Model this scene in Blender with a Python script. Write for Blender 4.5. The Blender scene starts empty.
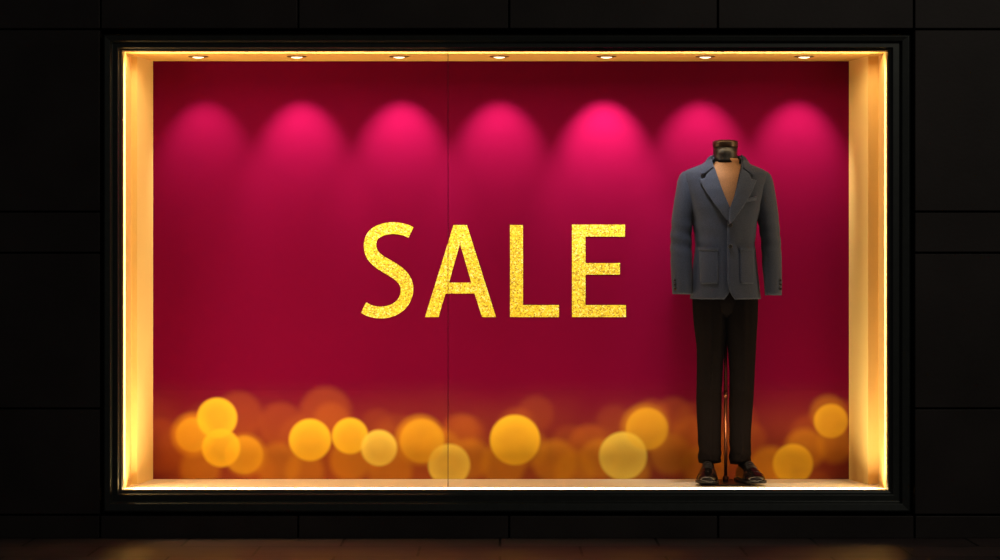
import bpy, bmesh, math, random
from mathutils import Vector, noise
random.seed(4)
scene = bpy.context.scene
scene.view_settings.view_transform = 'Standard'
scene.view_settings.look = 'None'

# ------------------------------------------------------------ helpers
def lin(r, g, b):
    f = lambda c: (c/255/12.92) if c/255 <= 0.04045 else ((c/255+0.055)/1.055)**2.4
    return (f(r), f(g), f(b), 1)

def new_mat(name, col, rough=0.6, metal=0.0, spec=0.5, noise_scale=None, var=0.15, bump=0.0, bump_scale=None, sheen=0):
    m = bpy.data.materials.new(name); m.use_nodes = True
    nt = m.node_tree; b = nt.nodes['Principled BSDF']
    b.inputs['Base Color'].default_value = col
    b.inputs['Roughness'].default_value = rough
    b.inputs['Metallic'].default_value = metal
    b.inputs['Specular IOR Level'].default_value = spec
    if sheen: b.inputs['Sheen Weight'].default_value = sheen
    tc = nt.nodes.new('ShaderNodeTexCoord')
    if noise_scale:
        n = nt.nodes.new('ShaderNodeTexNoise'); n.inputs['Scale'].default_value = noise_scale
        n.inputs['Detail'].default_value = 4
        nt.links.new(tc.outputs['Object'], n.inputs['Vector'])
        r = nt.nodes.new('ShaderNodeValToRGB')
        r.color_ramp.elements[0].position = 0.3; r.color_ramp.elements[1].position = 0.7
        r.color_ramp.elements[0].color = tuple(c*(1-var) for c in col[:3])+(1,)
        r.color_ramp.elements[1].color = tuple(min(1, c*(1+var)) for c in col[:3])+(1,)
        nt.links.new(n.outputs['Fac'], r.inputs['Fac'])
        nt.links.new(r.outputs['Color'], b.inputs['Base Color'])
    if bump:
        n2 = nt.nodes.new('ShaderNodeTexNoise'); n2.inputs['Scale'].default_value = bump_scale or 200
        nt.links.new(tc.outputs['Object'], n2.inputs['Vector'])
        bp = nt.nodes.new('ShaderNodeBump'); bp.inputs['Strength'].default_value = bump
        bp.inputs['Distance'].default_value = 0.002
        nt.links.new(n2.outputs['Fac'], bp.inputs['Height'])
        nt.links.new(bp.outputs['Normal'], b.inputs['Normal'])
    return m

def obj_from(name, verts, faces, mat=None, smooth=False, parent=None):
    me = bpy.data.meshes.new(name); me.from_pydata([tuple(v) for v in verts], [], faces)
    bm = bmesh.new(); bm.from_mesh(me)
    bmesh.ops.recalc_face_normals(bm, faces=bm.faces); bm.to_mesh(me); bm.free()
    o = bpy.data.objects.new(name, me); scene.collection.objects.link(o)
    if mat: me.materials.append(mat)
    if smooth:
        for p in me.polygons: p.use_smooth = True
    if parent: o.parent = parent
    return o

def box_data(x0, x1, y0, y1, z0, z1, off=0):
    v = [(x0,y0,z0),(x1,y0,z0),(x1,y1,z0),(x0,y1,z0),(x0,y0,z1),(x1,y0,z1),(x1,y1,z1),(x0,y1,z1)]
    f = [(0,3,2,1),(4,5,6,7),(0,1,5,4),(1,2,6,5),(2,3,7,6),(3,0,4,7)]
    return v, [tuple(i+off for i in q) for q in f]

def boxes(name, lst, mat, bevel=0, parent=None):
    V, F = [], []
    for b in lst:
        v, f = box_data(*b, off=len(V)); V += v; F += f
    o = obj_from(name, V, F, mat, parent=parent)
    if bevel:
        m = o.modifiers.new('bevel', 'BEVEL'); m.width = bevel; m.segments = 2
    return o

def prism(name, poly, z0, z1, mat, parent=None):
    n = len(poly)
    V = [(x,y,z0) for x,y in poly]+[(x,y,z1) for x,y in poly]
    F = [tuple(range(n)), tuple(range(n, 2*n))]+[(i,(i+1)%n,n+(i+1)%n,n+i) for i in range(n)]
    return obj_from(name, V, F, mat, parent=parent)

def loft(name, rings, mat, parent=None, cap=True, smooth=True, subsurf=0):
    n = len(rings[0]); V = [p for r in rings for p in r]; F = []
    for i in range(len(rings)-1):
        for k in range(n):
            F.append((i*n+k, i*n+(k+1)%n, (i+1)*n+(k+1)%n, (i+1)*n+k))
    if cap:
        F.append(tuple(range(n))); F.append(tuple(range((len(rings)-1)*n, len(rings)*n)))
    o = obj_from(name, V, F, mat, smooth, parent)
    if subsurf:
        m = o.modifiers.new('sub', 'SUBSURF'); m.levels = subsurf; m.render_levels = subsurf
    return o

def sgnpow(v, e): return math.copysign(abs(v)**e, v)

def interp(tab, z):
    if z <= tab[0][0]: return tab[0][1:]
    if z >= tab[-1][0]: return tab[-1][1:]
    for i in range(len(tab)-1):
        if tab[i][0] <= z <= tab[i+1][0]:
            t = (z-tab[i][0])/(tab[i+1][0]-tab[i][0])
            t2 = t*t*(3-2*t)*0.35+t*0.65
            return tuple(a+(b-a)*t2 for a, b in zip(tab[i][1:], tab[i+1][1:]))

def empty(name, loc=(0,0,0)):
    e = bpy.data.objects.new(name, None); e.location = loc; e.empty_display_size = 0.1
    scene.collection.objects.link(e); return e

def light(name, kind, loc, energy, col, rot=(0,0,0), parent=None, **kw):
    l = bpy.data.lights.new(name, kind); l.energy = energy; l.color = col
    for k, v in kw.items(): setattr(l, k, v)
    o = bpy.data.objects.new(name, l); o.location = loc; o.rotation_euler = rot
    scene.collection.objects.link(o)
    if parent: o.parent = parent
    return o

# ------------------------------------------------------------ materials
m_stone = new_mat('dark_stone_panel', lin(54,50,49), 0.5, spec=0.35, noise_scale=3, var=0.25, bump=0.15, bump_scale=60)
m_gap = new_mat('panel_joint_black', lin(8,8,8), 0.9, spec=0.1, noise_scale=20)
m_frame = new_mat('black_metal_frame', lin(66,72,70), 0.35, metal=0.5, noise_scale=30, var=0.1)
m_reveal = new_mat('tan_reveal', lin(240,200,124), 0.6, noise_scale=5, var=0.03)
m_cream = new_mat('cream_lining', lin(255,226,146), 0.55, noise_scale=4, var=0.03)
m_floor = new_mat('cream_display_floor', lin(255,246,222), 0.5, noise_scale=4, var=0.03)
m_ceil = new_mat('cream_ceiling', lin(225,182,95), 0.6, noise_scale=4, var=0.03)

# ------------------------------------------------------------ facade
XL, XR, ZB, ZT = -1.715, 1.760, 0.213, 2.205     # clear opening of the window
OL, OR, OB, OT = -1.790, 1.853, 0.118, 2.273     # outside edge of the frame
g = 0.004
pan = []
zs = [0.104, 0.585, 1.289, 1.475, 2.300]
for i in range(len(zs)-1):
    pan.append((-2.95+g, -1.806-g, -0.045, 0.03, zs[i]+g, zs[i+1]-g))
    pan.append((-4.1+g, -2.95-g, -0.045, 0.03, zs[i]+g, zs[i+1]-g))
    pan.append((1.872+g, 3.0-g, -0.045, 0.03, zs[i]+g, zs[i+1]-g))
    pan.append((3.0+g, 4.15-g, -0.045, 0.03, zs[i]+g, zs[i+1]-g))
xs = [-4.1, -2.95, -1.806, -0.912, 0.041, 0.985, 1.872, 3.0, 4.15]
for i in range(len(xs)-1):
    pan.append((xs[i]+g, xs[i+1]-g, -0.045, 0.03, 2.300+g, 2.75-g))
    pan.append((xs[i]+g, xs[i+1]-g, -0.045, 0.03, 2.75+g, 3.4-g))
    pan.append((xs[i]+g, xs[i+1]-g, -0.060, 0.03, 0.0, 0.104-g))
wf = boxes('wall_front', pan, m_stone, bevel=0.003)
backing = [(-4.1, OL-0.01, 0.03, 0.10, 0, 3.4), (OR+0.01, 4.15, 0.03, 0.10, 0, 3.4),
           (OL-0.01, OR+0.01, 0.03, 0.10, OT+0.01, 3.4), (OL-0.01, OR+0.01, 0.03, 0.10, 0, OB-0.005)]
boxes('facade_backing', backing, m_gap, parent=wf)

# pavement
m_pave = bpy.data.materials.new('dark_paving'); m_pave.use_nodes = True
nt = m_pave.node_tree; b = nt.nodes['Principled BSDF']
tc = nt.nodes.new('ShaderNodeTexCoord'); br = nt.nodes.new('ShaderNodeTexBrick')
br.inputs['Scale'].default_value = 1.0
br.inputs['Color1'].default_value = lin(112,95,92); br.inputs['Color2'].default_value = lin(92,80,80)
br.inputs['Mortar'].default_value = lin(12,10,10); br.inputs['Mortar Size'].default_value = 0.006
br.inputs['Brick Width'].default_value = 0.7; br.inputs['Row Height'].default_value = 0.40
nt.links.new(tc.outputs['Object'], br.inputs['Vector'])
ns = nt.nodes.new('ShaderNodeTexNoise'); ns.inputs['Scale'].default_value = 6; ns.inputs['Detail'].default_value = 6
nt.links.new(tc.outputs['Object'], ns.inputs['Vector'])
mx = nt.nodes.new('ShaderNodeMixRGB'); mx.blend_type = 'MULTIPLY'; mx.inputs[0].default_value = 0.6
nt.links.new(br.outputs['Color'], mx.inputs[1]); nt.links.new(ns.outputs['Fac'], mx.inputs[2])
nt.links.new(mx.outputs[0], b.inputs['Base Color'])
mr = nt.nodes.new('ShaderNodeMapRange'); mr.inputs[3].default_value = 0.35; mr.inputs[4].default_value = 0.6
nt.links.new(ns.outputs['Fac'], mr.inputs[0]); nt.links.new(mr.outputs[0], b.inputs['Roughness'])
obj_from('pavement_ground', [(-9,-14,0),(9,-14,0),(9,0.1,0),(-9,0.1,0)], [(0,1,2,3)], m_pave)

# ------------------------------------------------------------ window frame + glass
win = empty('window_1')
prof = [(0.0,0.02),(0.0,-0.008),(0.14,-0.014),(0.20,-0.030),(0.52,-0.030),(0.60,-0.062),(0.92,-0.066),(1.0,-0.058),(1.0,0.05),(0.0,0.05)]
rings = []
for (t, y) in prof:
    x0 = XL+(OL-XL)*t; x1 = XR+(OR-XR)*t; z0 = ZB+(OB-ZB)*t; z1 = ZT+(OT-ZT)*t
    rings.append([(x0,y,z0),(x1,y,z0),(x1,y,z1),(x0,y,z1)])
V = [p for r in rings for p in r]; F = []
for i in range(len(rings)):
    j = (i+1) % len(rings)
    for k in range(4):
        F.append((i*4+k, i*4+(k+1)%4, j*4+(k+1)%4, j*4+k))
fr = obj_from('frame', V, F, m_frame, parent=win)
bv = fr.modifiers.new('bevel','BEVEL'); bv.width = 0.0015; bv.segments = 2

m_glass = bpy.data.materials.new('window_glass'); m_glass.use_nodes = True
nt = m_glass.node_tree; nt.nodes.clear()
out = nt.nodes.new('ShaderNodeOutputMaterial'); mixs = nt.nodes.new('ShaderNodeMixShader')
tr = nt.nodes.new('ShaderNodeBsdfTransparent'); gl = nt.nodes.new('ShaderNodeBsdfGlossy'); fn = nt.nodes.new('ShaderNodeFresnel')
gl.inputs['Roughness'].default_value = 0.01; fn.inputs['IOR'].default_value = 1.45
tr.inputs['Color'].default_value = (0.97,0.985,0.98,1)
nt.links.new(fn.outputs[0], mixs.inputs[0]); nt.links.new(tr.outputs[0], mixs.inputs[1]); nt.links.new(gl.outputs[0], mixs.inputs[2])
nt.links.new(mixs.outputs[0], out.inputs[0])
SX = -0.236
obj_from('glass_pane', [(XL,0.01,ZB),(SX-0.0014,0.01,ZB),(SX-0.0014,0.01,ZT),(XL,0.01,ZT)], [(0,1,2,3)], m_glass, parent=win)
obj_from('glass_pane', [(SX+0.0014,0.01,ZB),(XR,0.01,ZB),(XR,0.01,ZT),(SX+0.0014,0.01,ZT)], [(0,1,2,3)], m_glass, parent=win)
m_seam = new_mat('silicone_seam', lin(110,45,60), 0.3, noise_scale=40)
boxes('pane_seam', [(SX-0.0014,SX+0.0014,0.008,0.013,ZB,ZT)], m_seam, parent=win)

# ------------------------------------------------------------ display box
D = 0.60
Y0 = 0.11
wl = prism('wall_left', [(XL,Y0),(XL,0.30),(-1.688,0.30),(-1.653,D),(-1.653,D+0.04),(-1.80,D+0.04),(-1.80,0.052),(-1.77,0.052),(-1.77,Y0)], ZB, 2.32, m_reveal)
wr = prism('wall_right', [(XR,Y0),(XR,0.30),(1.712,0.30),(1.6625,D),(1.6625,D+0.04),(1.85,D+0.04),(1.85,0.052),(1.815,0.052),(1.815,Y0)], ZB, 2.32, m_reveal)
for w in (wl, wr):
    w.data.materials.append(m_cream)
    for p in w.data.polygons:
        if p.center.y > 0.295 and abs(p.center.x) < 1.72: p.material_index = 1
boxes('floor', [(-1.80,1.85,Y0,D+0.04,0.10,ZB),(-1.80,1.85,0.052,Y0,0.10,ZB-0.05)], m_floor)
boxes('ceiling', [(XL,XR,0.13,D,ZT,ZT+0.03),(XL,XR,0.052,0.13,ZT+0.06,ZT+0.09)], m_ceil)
m_wall = new_mat('crimson_paint', lin(95,5,40), 0.6, noise_scale=4, var=0.05)
boxes('wall_back', [(-1.80,1.85,D+0.04,D+0.09,0.10,2.32)], m_wall)

# ------------------------------------------------------------ printed backdrop (metres measured on the banner)
U = 1/209.9
m_ban = bpy.data.materials.new('printed_bokeh_backdrop'); m_ban.use_nodes = True
nt = m_ban.node_tree; N = nt.nodes; L = nt.links; b = N['Principled BSDF']
b.inputs['Roughness'].default_value = 0.7; b.inputs['Specular IOR Level'].default_value = 0.0
tc = N.new('ShaderNodeTexCoord'); sep = N.new('ShaderNodeSeparateXYZ'); L.new(tc.outputs['Object'], sep.inputs[0])
flat = N.new('ShaderNodeCombineXYZ'); L.new(sep.outputs['X'], flat.inputs['X']); L.new(sep.outputs['Z'], flat.inputs['Z'])
def mrange(src, a, b_, c, d, smooth=True):
    n = N.new('ShaderNodeMapRange'); n.interpolation_type = 'SMOOTHSTEP' if smooth else 'LINEAR'
    n.inputs[1].default_value = a; n.inputs[2].default_value = b_; n.inputs[3].default_value = c; n.inputs[4].default_value = d
    L.new(src, n.inputs[0]); return n.outputs[0]
def mixc(fac, c1, c2, mode='MIX'):
    n = N.new('ShaderNodeMixRGB'); n.blend_type = mode
    if isinstance(fac, float): n.inputs[0].default_value = fac
    else: L.new(fac, n.inputs[0])
    L.new(c1, n.inputs[1])
    if isinstance(c2, tuple): n.inputs[2].default_value = c2
    else: L.new(c2, n.inputs[2])
    return n.outputs[0]
def math_n(op, a, b_):
    n = N.new('ShaderNodeMath'); n.operation = op
    for i, q in enumerate((a, b_)):
        if isinstance(q, float): n.inputs[i].default_value = q
        else: L.new(q, n.inputs[i])
    return n.outputs[0]
base = N.new('ShaderNodeRGB'); base.outputs[0].default_value = (0.145, 0.0020, 0.030, 1)
col = base.outputs[0]
nz = N.new('ShaderNodeTexNoise'); nz.inputs['Scale'].default_value = 3.2; nz.inputs['Detail'].default_value = 1
L.new(flat.outputs[0], nz.inputs['Vector'])
haze = mrange(sep.outputs['Z'], 0.0, 0.50, 1.0, 0.0)
nzr = mrange(nz.outputs['Fac'], 0.3, 0.7, 0.22, 0.62, False)
col = mixc(math_n('MULTIPLY', haze, nzr), col, (0.50, 0.13, 0.02, 1))
dims = []
rnd = random.Random(11)
for i in range(40):
    u = -340+ i*17.4 + rnd.uniform(-9, 9)
    dims.append((u, rnd.uniform(-8, 66), rnd.uniform(15, 28), rnd.uniform(0.08, 0.26), 0))
mids = [(-307,44,21,.55,1),(-255,24,20,.5,1),(-300,10,20,.35,1),(-169,59,17,.25,0),(-150,18,20,.4,1),(-80,39,24,.6,1),(-40,47,18,.3,0),
        (3,14,22,.4,1),(-30,20,20,.35,1),(55,17,22,.42,1),(88,36,18,.30,0),(100,20,20,.35,1),(145,51,23,.42,1),(170,25,20,.32,1),
        (195,40,23,.35,0),(232,30,20,.3,0),(270,10,22,.5,1),(305,30,20,.4,1),(335,34,18,.35,1),(250,40,16,.25,0),(328,66,17,.3,1),(130,8,20,.4,1),
        (-222,14,22,.3,1),(-195,8,19,.3,1),(-110,8,22,.35,1),(-60,30,20,.3,1),(30,30,18,.25,1),(75,8,20,.35,1),(205,12,22,.3,1)]
brs = [(-283,61,20,.85,2),(-279,31,19,.9,2),(-307,44,17,.35,2),(-190,39,21,.9,2),(-150,43,18,.9,2),(-121,31,18,.9,3),(-51,14,21,.85,3),(15,39,25,.9,2),
       (123,23,24,.85,3),(331,58,17,.6,2),(293,15,20,.75,2),(-78,38,22,.4,2),(147,50,21,.45,2),(-256,24,19,.35,2)]
pal = [(0.60,0.17,0.025,1),(0.85,0.38,0.02,1),(1.0,0.62,0.04,1),(1.0,0.76,0.12,1)]
for (u, v, r, a, ci) in dims+mids+brs:
    d = N.new('ShaderNodeVectorMath'); d.operation = 'DISTANCE'
    L.new(flat.outputs[0], d.inputs[0]); d.inputs[1].default_value = (u*U, 0, v*U)
    soft = 0.022 if ci >= 2 else 0.05
    f = mrange(d.outputs['Value'], r*U-soft/2, r*U+soft/2, a, 0.0)
    if ci >= 2:
        rim = mrange(d.outputs['Value'], r*U*0.35, r*U, 0.78, 1.0)
        f = math_n('MULTIPLY', f, rim)
    col = mixc(f, col, pal[ci])
L.new(col, b.inputs['Base Color'])
BB = 0.2145
ban = boxes('bokeh_backdrop_banner', [(-1.653,1.6625,0,0.02,0,ZT-BB)], m_ban)
ban.location = (0, D-0.0, BB)

# ------------------------------------------------------------ SALE lettering
m_gold = bpy.data.materials.new('gold_glitter'); m_gold.use_nodes = True
nt = m_gold.node_tree; b = nt.nodes['Principled BSDF']
tc = nt.nodes.new('ShaderNodeTexCoord'); vo = nt.nodes.new('ShaderNodeTexVoronoi'); vo.inputs['Scale'].default_value = 190
nt.links.new(tc.outputs['Object'], vo.inputs['Vector'])
sx = nt.nodes.new('ShaderNodeSeparateXYZ'); nt.links.new(vo.outputs['Color'], sx.inputs[0])
cr = nt.nodes.new('ShaderNodeValToRGB'); e = cr.color_ramp
e.elements[0].position = 0.0; e.elements[0].color = (0.36,0.23,0.006,1)
e.elements[1].position = 1.0; e.elements[1].color = (1.0,0.98,0.5,1)
q = e.elements.new(0.35); q.color = (0.78,0.62,0.02,1)
q = e.elements.new(0.8); q.color = (0.95,0.84,0.06,1)
nt.links.new(sx.outputs['X'], cr.inputs[0]); nt.links.new(cr.outputs[0], b.inputs['Base Color'])
b.inputs['Roughness'].default_value = 0.5; b.inputs['Metallic'].default_value = 0.0
bp = nt.nodes.new('ShaderNodeBump'); bp.inputs['Strength'].default_value = 0.5; bp.inputs['Distance'].default_value = 0.002
nt.links.new(sx.outputs['Y'], bp.inputs['Height']); nt.links.new(bp.outputs[0], b.inputs['Normal'])

def catmull(pts, n=8):
    out = []; P = [pts[0]]+pts+[pts[-1]]
    for i in range(1, len(P)-2):
        for k in range(n):
            t = k/n; a, b_, c, d = P[i-1], P[i], P[i+1], P[i+2]
            out.append(tuple(0.5*(2*b_[j]+(c[j]-a[j])*t+(2*a[j]-5*b_[j]+4*c[j]-d[j])*t*t+(3*b_[j]-a[j]-3*c[j]+d[j])*t**3) for j in range(2)))
    out.append(pts[-1]); return out
sc = catmull([(48,-86),(41,-89),(30,-90.5),(18.5,-88.5),(10,-83),(7,-73.5),(9.5,-64),(17,-56.5),(27,-50.5),(37,-43.5),(43,-35),(43.6,-25),(39,-15),(30,-8.5),(18.5,-6),(8,-7.5),(0.5,-11)])
Lf, Rt = [], []
for i, p in enumerate(sc):
    a = sc[max(0,i-1)]; c = sc[min(len(sc)-1,i+1)]
    dx, dy = c[0]-a[0], c[1]-a[1]; l = math.hypot(dx,dy); nx, ny = -dy/l, dx/l
    s = i/(len(sc)-1); w = 5.9+1.3*math.exp(-((s-0.5)/0.16)**2)
    Lf.append((p[0]+nx*w, p[1]+ny*w)); Rt.append((p[0]-nx*w, p[1]-ny*w))
S = [(363+x, 318.5+y) for x, y in Lf+Rt[::-1]]
A1 = [(425,317),(453.5,225),(467,225),(496,317),(482,317),(474.5,293.5),(445.5,293.5),(438.5,317)]
A2 = [(449,282.5),(460,243.5),(471.3,282.5)]
Lp = [(510,225),(523,225),(523,305),(559,305),(559,317),(510,317)]
E = [(572,224.5),(625,224.5),(625,236.5),(585.5,236.5),(585.5,263),(620,263),(620,274.5),(585.5,274.5),(585.5,305),(626,305),(626,317),(572,317)]
cu = bpy.data.curves.new('sale_lettering','CURVE'); cu.dimensions = '2D'; cu.fill_mode = 'BOTH'
cu.extrude = 0.0012; cu.resolution_u = 1
for poly in (S, A1, A2, Lp, E):
    sp = cu.splines.new('POLY'); sp.points.add(len(poly)-1); sp.use_cyclic_u = True
    for i, (x, y) in enumerate(poly): sp.points[i].co = ((x-500)*U, (317-y)*U, 0, 1)
cu.materials.append(m_gold)
so = bpy.data.objects.new('sale_lettering', cu); scene.collection.objects.link(so)
so.rotation_euler = (math.pi/2,0,0); so.location = (0, D-0.0013, 0.986)

# ------------------------------------------------------------ downlights
m_trim = new_mat('downlight_trim', lin(120,95,60), 0.3, metal=0.6, noise_scale=30)
m_lens = bpy.data.materials.new('lamp_lens'); m_lens.use_nodes = True
bb = m_lens.node_tree.nodes['Principled BSDF']; bb.inputs['Emission Color'].default_value = (1,0.8,0.5,1); bb.inputs['Emission Strength'].default_value = 3
spots = [(-1.404,34),(-0.945,60),(-0.469,68),(-0.003,60),(0.495,100),(0.955,58),(1.415,52)]
for (x, pw) in spots:
    e = empty('recessed_downlight', (x, 0.30, ZT))
    seg = 32
    def ringv(r, z): return [(r*math.cos(2*math.pi*k/seg), r*math.sin(2*math.pi*k/seg), z) for k in range(seg)]
    loft('trim_ring', [ringv(0.046,0.0), ringv(0.046,-0.003), ringv(0.036,-0.006), ringv(0.030,-0.003), ringv(0.030,0.0)], m_trim, parent=e)
    loft('lens', [ringv(0.029,-0.001), ringv(0.025,-0.006), ringv(0.012,-0.009)], m_lens, parent=e)
    light('spot_lamp', 'SPOT', (0,0.0,-0.018), pw*0.85, (1.0,0.84,0.72), (math.radians(33),0,0), e, spot_size=math.radians(60), spot_blend=0.85, shadow_soft_size=0.014)

# added area lights hidden in made-up slots behind the frame, brightening the display box
warm = (1.0,0.72,0.40)
light('added_fill_ceiling', 'AREA', (0.02, 0.080, ZT+0.018), 13, warm, (math.radians(18),0,0), shape='RECTANGLE', size=3.4, size_y=0.035)
light('added_fill_floor', 'AREA', (0.02, 0.080, ZB-0.018), 30, warm, (math.radians(180-25),0,0), shape='RECTANGLE', size=3.4, size_y=0.035)
light('added_fill_jamb', 'AREA', (XL-0.018, 0.080, 1.21), 8, warm, (0,math.radians(-90),0), shape='RECTANGLE', size=1.9, size_y=0.035)
light('added_fill_jamb', 'AREA', (XR+0.018, 0.080, 1.21), 6, warm, (0,math.radians(90),0), shape='RECTANGLE', size=1.9, size_y=0.035)
light('added_mannequin_key', 'SPOT', (0.80, 0.085, ZT-0.005), 30, (1.0,0.92,0.85), (math.radians(21),0,math.radians(-18)), spot_size=math.radians(44), spot_blend=0.8, shadow_soft_size=0.03)  # invented spot, added to light the mannequin's shoulders from above

# ------------------------------------------------------------ mannequin
man = empty('suited_mannequin', (1.061, 0.38, ZB))
K = 1/213.6
m_jacket = new_mat('slate_blue_wool', lin(47,54,72), 0.8, spec=0.15, noise_scale=260, var=0.2, bump=0.3, bump_scale=420, sheen=0.05)
m_lapel = new_mat('slate_blue_wool_lapel', lin(58,66,86), 0.8, spec=0.15, noise_scale=260, var=0.2, bump=0.3, bump_scale=420, sheen=0.05)
m_trouser = new_mat('charcoal_brown_wool', lin(14,11,12), 0.95, spec=0.03, noise_scale=240, var=0.2, bump=0.3, bump_scale=300)
m_skin = new_mat('brown_linen_form', lin(140,98,62), 0.7, noise_scale=180, var=0.15, bump=0.3, bump_scale=300)
m_black = new_mat('black_neck', lin(16,13,12), 0.4, noise_scale=20)
m_bronze = new_mat('bronze_cap', lin(62,46,37), 0.35, metal=0.6, noise_scale=20)
m_shoe = new_mat('black_polished_leather', lin(14,10,10), 0.18, spec=0.5, noise_scale=30)
m_button = new_mat('dark_horn_button', lin(20,18,20), 0.4, noise_scale=60)
m_copper = new_mat('copper_rod', lin(150,92,66), 0.35, metal=0.9, noise_scale=20)
m_plate = new_mat('dark_steel_plate', lin(60,48,40), 0.35, metal=0.8, noise_scale=20)

NE = 2.35
CX = -0.008
body = [ # z, cx, hw, depth
 (0.862,CX+0.004,.165,.125),(0.93,CX,.160,.123),(1.00,CX,.152,.118),(1.115,CX,.141,.110),(1.22,CX,.151,.116),(1.30,CX,.170,.122),
 (1.37,CX,.190,.116),(1.42,CX,.203,.104),(1.448,CX,.203,.095),(1.464,CX,.186,.088),(1.477,CX+.002,.154,.083),(1.492,CX+.004,.114,.077),(1.515,CX+.006,.082,.068)]
def bsec(z): return interp(body, z)
def front_y(x, z, off=0.0):
    cx, hw, d = bsec(z)
    c = min(0.985, abs(x-cx)/hw)
    return -d*(1-c**NE)**(1/NE) - off
def bump_cloth(x, y, z, amp=0.003, s=9):
    return amp*noise.noise(Vector((x*s, y*s, z*s*0.45+3)))

rings = []
for z in [1.06,1.115,1.22,1.30,1.37,1.415,1.435,1.455,1.475,1.49,1.505,1.52]:
    cx, hw, d = bsec(z); k = 0.93
    if z > 1.44: t = (z-1.44)/0.08; hw = hw*k*(1-t)+0.056*t; d = d*k*(1-t)+.056*t
    else: hw *= k; d *= k
    rings.append([(cx+hw*sgnpow(math.cos(a),2/2.2), d*sgnpow(math.sin(a),2/2.2), z) for a in [2*math.pi*i/48 for i in range(48)]])
loft('torso_form', rings, m_skin, man)
def circ(cx, cy, r, z, n=40, ry=None): return [(cx+r*math.cos(2*math.pi*i/n), cy+(ry or r)*math.sin(2*math.pi*i/n), z) for i in range(n)]
nx = -0.006
loft('neck', [circ(nx,0,.062,1.500),circ(nx,0,.058,1.515),circ(nx,0,.0565,1.535),circ(nx,0,.057,1.572)], m_black, man)
loft('neck_cap', [circ(nx,0,.058,1.572),circ(nx,0,.0595,1.574),circ(nx,0,.0595,1.594),circ(nx,0,.057,1.602),circ(nx,0,.030,1.607)], m_bronze, man)

# jacket shell with real V opening, overlap and cut-away hem
rows, cols = 74, 110
V = []; F = []
z0, z1 = 0.862, 1.512
for i in range(rows+1):
    z = z0+(z1-z0)*i/rows
    cx, hw, d = bsec(z)
    if z > 1.265:
        t = (z-1.265)/(1.505-1.265)
        xR = 0.008+0.058*t; xL = 0.002-0.074*t
    elif z < 0.96:
        t = (0.96-z)/0.098
        xR = -0.006+0.034*t**2.6; xL = 0.014-0.036*t**2.6
    else: xR = -0.006; xL = 0.016
    if 1.22 < z <= 1.265: 
        t=(z-1.22)/0.045; xR = -0.006+0.014*t; xL = 0.016-0.014*t
    f = lambda x: -math.acos(sgnpow(max(-0.97,min(0.97,(x-cx)/hw)), NE/2))
    a0 = f(xR); a1 = 2*math.pi+f(xL)
    for k in range(cols+1):
        a = a0+(a1-a0)*k/cols
        x = cx+hw*sgnpow(math.cos(a),2/NE); y = d*sgnpow(math.sin(a),2/NE)
        ov = 0.006*max(0, 1-k/8)
        dis = bump_cloth(x, y, z, 0.006, 7)
        wr_ = 0.0022*math.sin((z*70)+x*14)*math.exp(-((z-1.13)/0.07)**2)*math.exp(-((abs(x)-0.09)/0.06)**2)
        s = 1+(dis+wr_)/max(hw,.1)
        V.append((cx+(x-cx)*s, y*s-ov, z))
for i in range(rows):
    for k in range(cols):
        a = i*(cols+1)+k
        F.append((a, a+1, a+cols+2, a+cols+1))
jk = obj_from('jacket_body', V, F, m_jacket, True, man)
so_ = jk.modifiers.new('sol','SOLIDIFY'); so_.thickness = 0.004; so_.offset = -1

def button(name, x, y, z, r):
    rings = []
    for (rr, dy) in [(r,0.004),(r,-0.001),(r*0.85,-0.003),(r*0.6,-0.002),(r*0.1,-0.002)]:
        rings.append([(x+rr*math.cos(2*math.pi*i/20), y+dy, z+rr*math.sin(2*math.pi*i/20)) for i in range(20)])
    loft(name, rings, m_button, man)
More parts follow.
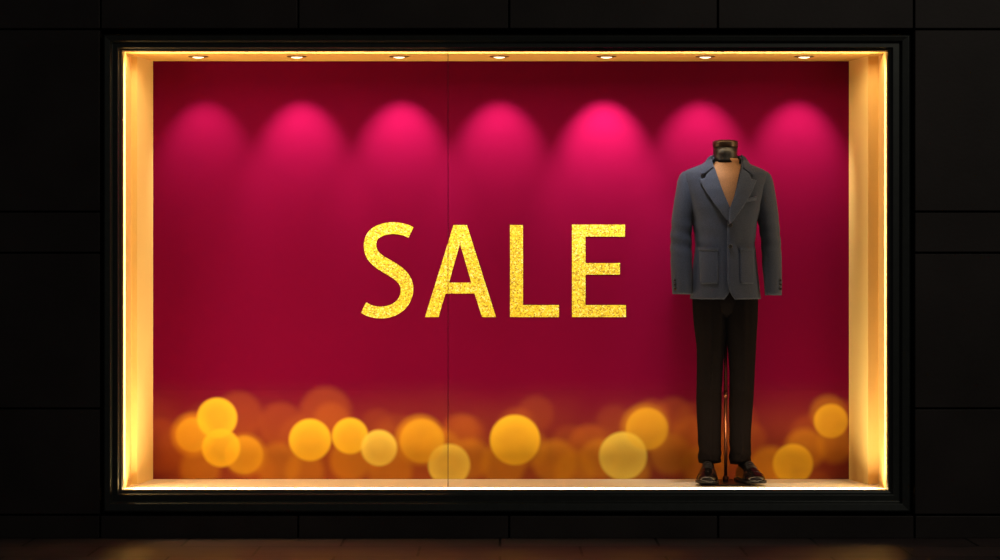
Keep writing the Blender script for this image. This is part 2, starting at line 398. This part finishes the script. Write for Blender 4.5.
# sleeves
def sleeve(side):
    if side < 0:
        tab = [(0.885,-.213,.044,-.045,.050),(0.93,-.214,.046,-.042,.052),(1.02,-.216,.048,-.03,.056),(1.14,-.2145,.049,-.008,.060),(1.24,-.205,.051,.002,.064),(1.32,-.192,.053,.004,.068),
               (1.37,-.186,.051,.004,.066),(1.41,-.184,.047,.004,.060),(1.440,-.184,.038,.004,.050),(1.457,-.180,.026,.004,.036),(1.464,-.174,.010,.004,.014)]
    else:
        tab = [(0.880,.213,.041,-.045,.050),(0.93,.212,.043,-.042,.052),(1.02,.207,.046,-.03,.056),(1.14,.202,.047,-.008,.060),(1.24,.193,.050,.002,.064),(1.32,.181,.052,.004,.068),
               (1.37,.174,.051,.004,.066),(1.41,.171,.047,.004,.060),(1.440,.170,.038,.004,.050),(1.457,.166,.026,.004,.036),(1.464,.160,.010,.004,.014)]
    rings = []; n = 48; zz = []
    z = tab[0][0]
    while z < 1.41: zz.append(z); z += 0.0125
    zz += [1.415,1.425,1.435,1.443,1.450,1.457,1.461,1.464]
    for z in zz:
        cx, rx, cy, ry = interp(tab, z)
        r = []
        for i in range(n):
            a = 2*math.pi*i/n
            x = cx+rx*sgnpow(math.cos(a),2/2.2); y = cy+ry*sgnpow(math.sin(a),2/2.2)
            fold = bump_cloth(x+side*3, y, z, 0.008, 9)+0.0022*math.sin(z*95+a*1.3)*math.exp(-((z-1.14)/0.09)**2)
            s = 1+fold/rx*(1 if z < 1.4 else 0.2)
            r.append((cx+(x-cx)*s, cy+(y-cy)*s, z))
        rings.append(r)
    cx, rx, cy, ry = interp(tab, zz[0])
    inn = [[(cx+(p[0]-cx)*0.9, cy+(p[1]-cy)*0.9, z) for p in rings[0]] for z in (zz[0]+0.001, zz[0]+0.05)]
    loft('sleeve_%s' % ('r' if side < 0 else 'l'), inn[::-1]+rings, m_jacket, man)
    for k in range(3):
        z = 0.91+0.02*k; c, rx, cy, ry = interp(tab, z)
        button('cuff_button', c+side*rx*0.75, cy-ry*0.80, z, 0.006)
sleeve(-1); sleeve(1)

def patch(name, poly, off, mat, thick=0.003, sub=0.008):
    """poly: outline in local metres (x,z), draped on the jacket front"""
    bm = bmesh.new()
    vs = [bm.verts.new((x,0,z)) for x, z in poly]; bm.faces.new(vs)
    xs_ = [p[0] for p in poly]; zs_ = [p[1] for p in poly]
    x = min(xs_)+sub
    while x < max(xs_):
        bmesh.ops.bisect_plane(bm, geom=bm.verts[:]+bm.edges[:]+bm.faces[:], plane_co=(x,0,0), plane_no=(1,0,0)); x += sub
    z = min(zs_)+sub
    while z < max(zs_):
        bmesh.ops.bisect_plane(bm, geom=bm.verts[:]+bm.edges[:]+bm.faces[:], plane_co=(0,0,z), plane_no=(0,0,1)); z += sub
    for v in bm.verts: v.co.y = front_y(v.co.x, v.co.z, off)
    bmesh.ops.recalc_face_normals(bm, faces=bm.faces)
    me = bpy.data.meshes.new(name); bm.to_mesh(me); bm.free()
    o = bpy.data.objects.new(name, me); scene.collection.objects.link(o); me.materials.append(mat); o.parent = man
    for p in me.polygons: p.use_smooth = True
    s = o.modifiers.new('s','SOLIDIFY'); s.thickness = thick; s.offset = 0
    return o
def px(lst): return [((x-727)*K, (485.5-y)*K) for x, y in lst]
patch('lapel_r', px([(711,163),(716,180),(722,197),(729,213),(729,226),(724,222),(714,209),(704,194),(698,182.5),(704,181),(705,178),(703.5,168)]), 0.012, m_lapel)
patch('lapel_l', px([(742,163),(738,180),(733,197),(727,213),(727,228),(731,224),(741,210),(750,195),(755,183.5),(749.5,182),(748.5,179),(749.5,168)]), 0.015, m_lapel)
patch('collar_r', px([(713,157.5),(711,163),(711.5,171),(701.5,178),(698.5,175),(704,166),(708,160)]), 0.017, m_jacket)
patch('collar_l', px([(740,157.5),(742,163),(741.5,171),(751.5,179),(754.5,176),(749,166),(745,160)]), 0.019, m_jacket)
V=[];F=[]
n=48
for j,(z,r,ry) in enumerate([(1.492,.094,.082),(1.510,.088,.078),(1.530,.077,.070),(1.534,.074,.067),(1.524,.071,.064),(1.50,.071,.064)]):
    for i in range(n+1):
        a = math.radians(-38)+math.radians(256)*i/n
        drop = 0.020*(max(0,-math.sin(a)))
        V.append((CX+.006+r*math.cos(a), ry*math.sin(a), z-drop))
for j in range(5):
    for i in range(n):
        a=j*(n+1)+i; F.append((a,a+1,a+n+2,a+n+1))
obj_from('collar_band', V, F, m_jacket, True, man)
patch('patch_pocket_r', px([(698.5,252),(716,252),(716.5,283),(715,286),(700.5,286),(699,283)]), 0.0055, m_jacket, 0.002)
patch('patch_pocket_l', px([(738,252),(752.5,252),(752.5,283),(751,286),(740,286),(738.5,283)]), 0.0055, m_jacket, 0.002)
patch('pocket_welt_r', px([(698,250),(716.5,250),(716.5,253.5),(698,253.5)]), 0.007, m_jacket, 0.002)
patch('pocket_welt_l', px([(737.5,250),(753,250),(753,253.5),(737.5,253.5)]), 0.007, m_jacket, 0.002)
patch('breast_welt', px([(743,202),(755,199),(755,203),(743,206)]), 0.008, m_lapel, 0.003)
for y_ in (228, 249):
    x, z = (728.5-727)*K, (485.5-y_)*K
    button('front_button', x, front_y(x, z, 0.014), z, 0.010)

# trousers
def leg(side):
    if side < 0:
        tab = [(0.098,-.078,.050,.012,.062),(0.25,-.079,.053,.014,.064),(0.393,-.079,.058,.008,.070),(0.52,-.078,.063,.0,.076),(0.64,-.076,.068,-.002,.084),(0.76,-.078,.076,-.002,.094),(0.86,-.078,.080,0,.100),(0.95,-.071,.074,0,.095)]
    else:
        tab = [(0.094,.069,.048,.012,.062),(0.25,.070,.052,.014,.064),(0.393,.071,.058,.008,.070),(0.52,.072,.062,.0,.076),(0.64,.073,.069,-.002,.084),(0.76,.073,.076,-.002,.094),(0.86,.070,.079,0,.100),(0.95,.060,.072,0,.095)]
    rings = []; n = 56; m_ = 80
    for j in range(m_+1):
        z = tab[0][0]+(0.95-tab[0][0])*j/m_
        cx, rx, cy, ry = interp(tab, z)
        r = []
        for i in range(n):
            a = 2*math.pi*i/n
            x = cx+rx*sgnpow(math.cos(a),2/2.1); y = cy+ry*sgnpow(math.sin(a),2/2.1)
            cre = 0.010*math.exp(-((a-1.5*math.pi)/0.16)**2)+0.008*math.exp(-((a-0.5*math.pi)/0.16)**2)
            fold = 0.011*noise.noise(Vector((x*11+side*5, y*9, z*3.2)))
            fold += 0.004*math.sin(z*80+a*1.5)*math.exp(-((z-0.13)/0.06)**2)
            s = 1+fold/rx
            zz = z if j >= 6 else z-0.014*math.sin(a)*(1-j/6)
            r.append((cx+(x-cx)*s, cy+(y-cy)*s-cre*(1 if math.sin(a)<0 else -1), zz))
        rings.append(r)
    return loft('trouser_leg_%s' % ('r' if side < 0 else 'l'), rings, m_trouser, man)
leg(-1); leg(1)
rings = []
for z, hw, d in [(0.775,.05,.05),(0.80,.120,.088),(0.86,.150,.100),(0.93,.145,.096),(0.99,.13,.09)]:
    rings.append([(CX+.004+hw*math.cos(a), d*math.sin(a), z) for a in [2*math.pi*i/48 for i in range(48)]])
loft('trouser_seat', rings, m_trouser, man)

# shoes
def shoe(side):
    e = bpy.data.objects.new('shoe_%s' % ('r' if side < 0 else 'l'), None); scene.collection.objects.link(e); e.parent = man
    e.location = (-0.079 if side < 0 else 0.074, 0.080, 0.008)
    e.rotation_euler = (0,0,math.radians(-6 if side < 0 else 12))
    st = [(0.0,.018,.060),(0.008,.030,.078),(0.03,.038,.095),(0.07,.039,.108),(0.105,.040,.108),(0.135,.043,.096),(0.165,.047,.078),(0.20,.050,.062),(0.23,.048,.052),(0.250,.041,.045),(0.265,.029,.037),(0.272,.012,.028)]
    rings = []; n = 40
    for s, w, h in st:
        r = []
        for i in range(n):
            a = 2*math.pi*i/n
            x = w*sgnpow(math.cos(a),0.85); zt = math.sin(a)
            z = 0.02+(h-0.02)*sgnpow(zt,0.9) if zt > 0 else 0.02+0.010*zt
            x *= (1-0.30*max(0,zt)**2*(1 if s < .15 else .6))
            r.append((x, -s, z))
        rings.append(r)
    loft('upper', rings, m_shoe, e, subsurf=1)
    out_ = [(w+0.005, s) for s, w, h in st]
    poly = [(x, -s) for x, s in out_]+[(-x, -s) for x, s in out_[::-1]]
    poly = [(x, y+ (0.004 if y > -0.01 else 0)-(0.005 if y < -0.26 else 0)) for x, y in poly]
    prism('sole', poly, 0.006, 0.016, m_button, e)
    hp = [(x, y) for x, y in poly if y > -0.075]
    prism('heel', hp, 0.0, 0.008, m_button, e)
    def sec(s_, lift):
        w = h = 0
        for i in range(len(st)-1):
            if st[i][0] <= s_ <= st[i+1][0]:
                t = (s_-st[i][0])/(st[i+1][0]-st[i][0]); w = st[i][1]+(st[i+1][1]-st[i][1])*t; h = st[i][2]+(st[i+1][2]-st[i][2])*t
        pts = []
        for k in range(17):
            a = math.pi*k/16
            x = w*sgnpow(math.cos(a),.85)*(1-.30*math.sin(a)**2*(1 if s_<.15 else .6)); z = 0.02+(h-0.02)*math.sin(a)**.9
            pts.append((x, -s_, z+lift))
        return pts
    def tube(name, pts, r, mat):
        c = bpy.data.curves.new(name,'CURVE'); c.dimensions='3D'; c.bevel_depth = r; c.bevel_resolution = 2
        sp = c.splines.new('POLY'); sp.points.add(len(pts)-1)
        for i,p in enumerate(pts): sp.points[i].co = (*p,1)
        c.materials.append(mat); o = bpy.data.objects.new(name,c); scene.collection.objects.link(o); o.parent = e
    tube('toe_cap_seam', sec(0.215, 0.0003), 0.0012, m_shoe)
    for s_ in (0.135,0.148,0.161,0.174):
        tube('lace', sec(s_, 0.001)[5:12], 0.002, m_button)
shoe(-1); shoe(1)
def cyl(name, x, y, r, za, zb, mat):
    loft(name, [circ(x,y,r,za,24),circ(x,y,r,zb,24)], mat, man)
cyl('stand_rod', -0.003, 0.02, 0.0075, 0.006, 0.80, m_copper)
cyl('stand_collar', -0.003, 0.02, 0.014, 0.006, 0.03, m_copper)
cyl('rod_coupling', -0.003, 0.02, 0.010, 0.40, 0.43, m_copper)
boxes('base_plate', [(-0.135,0.10,-0.19,0.13,0,0.008)], m_plate, bevel=0.003, parent=man)

# ------------------------------------------------------------ night surroundings
w = bpy.data.worlds.new('night'); scene.world = w; w.use_nodes = True
w.node_tree.nodes['Background'].inputs[0].default_value = (0.75,0.72,0.75,1)
w.node_tree.nodes['Background'].inputs[1].default_value = 0.026
light('added_facade_fill', 'AREA', (3.5,-7,4.5), 34, (1.0,0.86,0.7), (math.radians(58),0,math.radians(27)), shape='DISK', size=1.0)  # added soft fill out of view, lifts the dark facade and pavement

cam = bpy.data.cameras.new('camera'); cam.lens = 95.2; cam.sensor_width = 36; cam.shift_y = -0.015
co = bpy.data.objects.new('camera', cam); co.location = (0,-12,1.234); co.rotation_euler = (math.pi/2,0,0)
scene.collection.objects.link(co); scene.camera = co
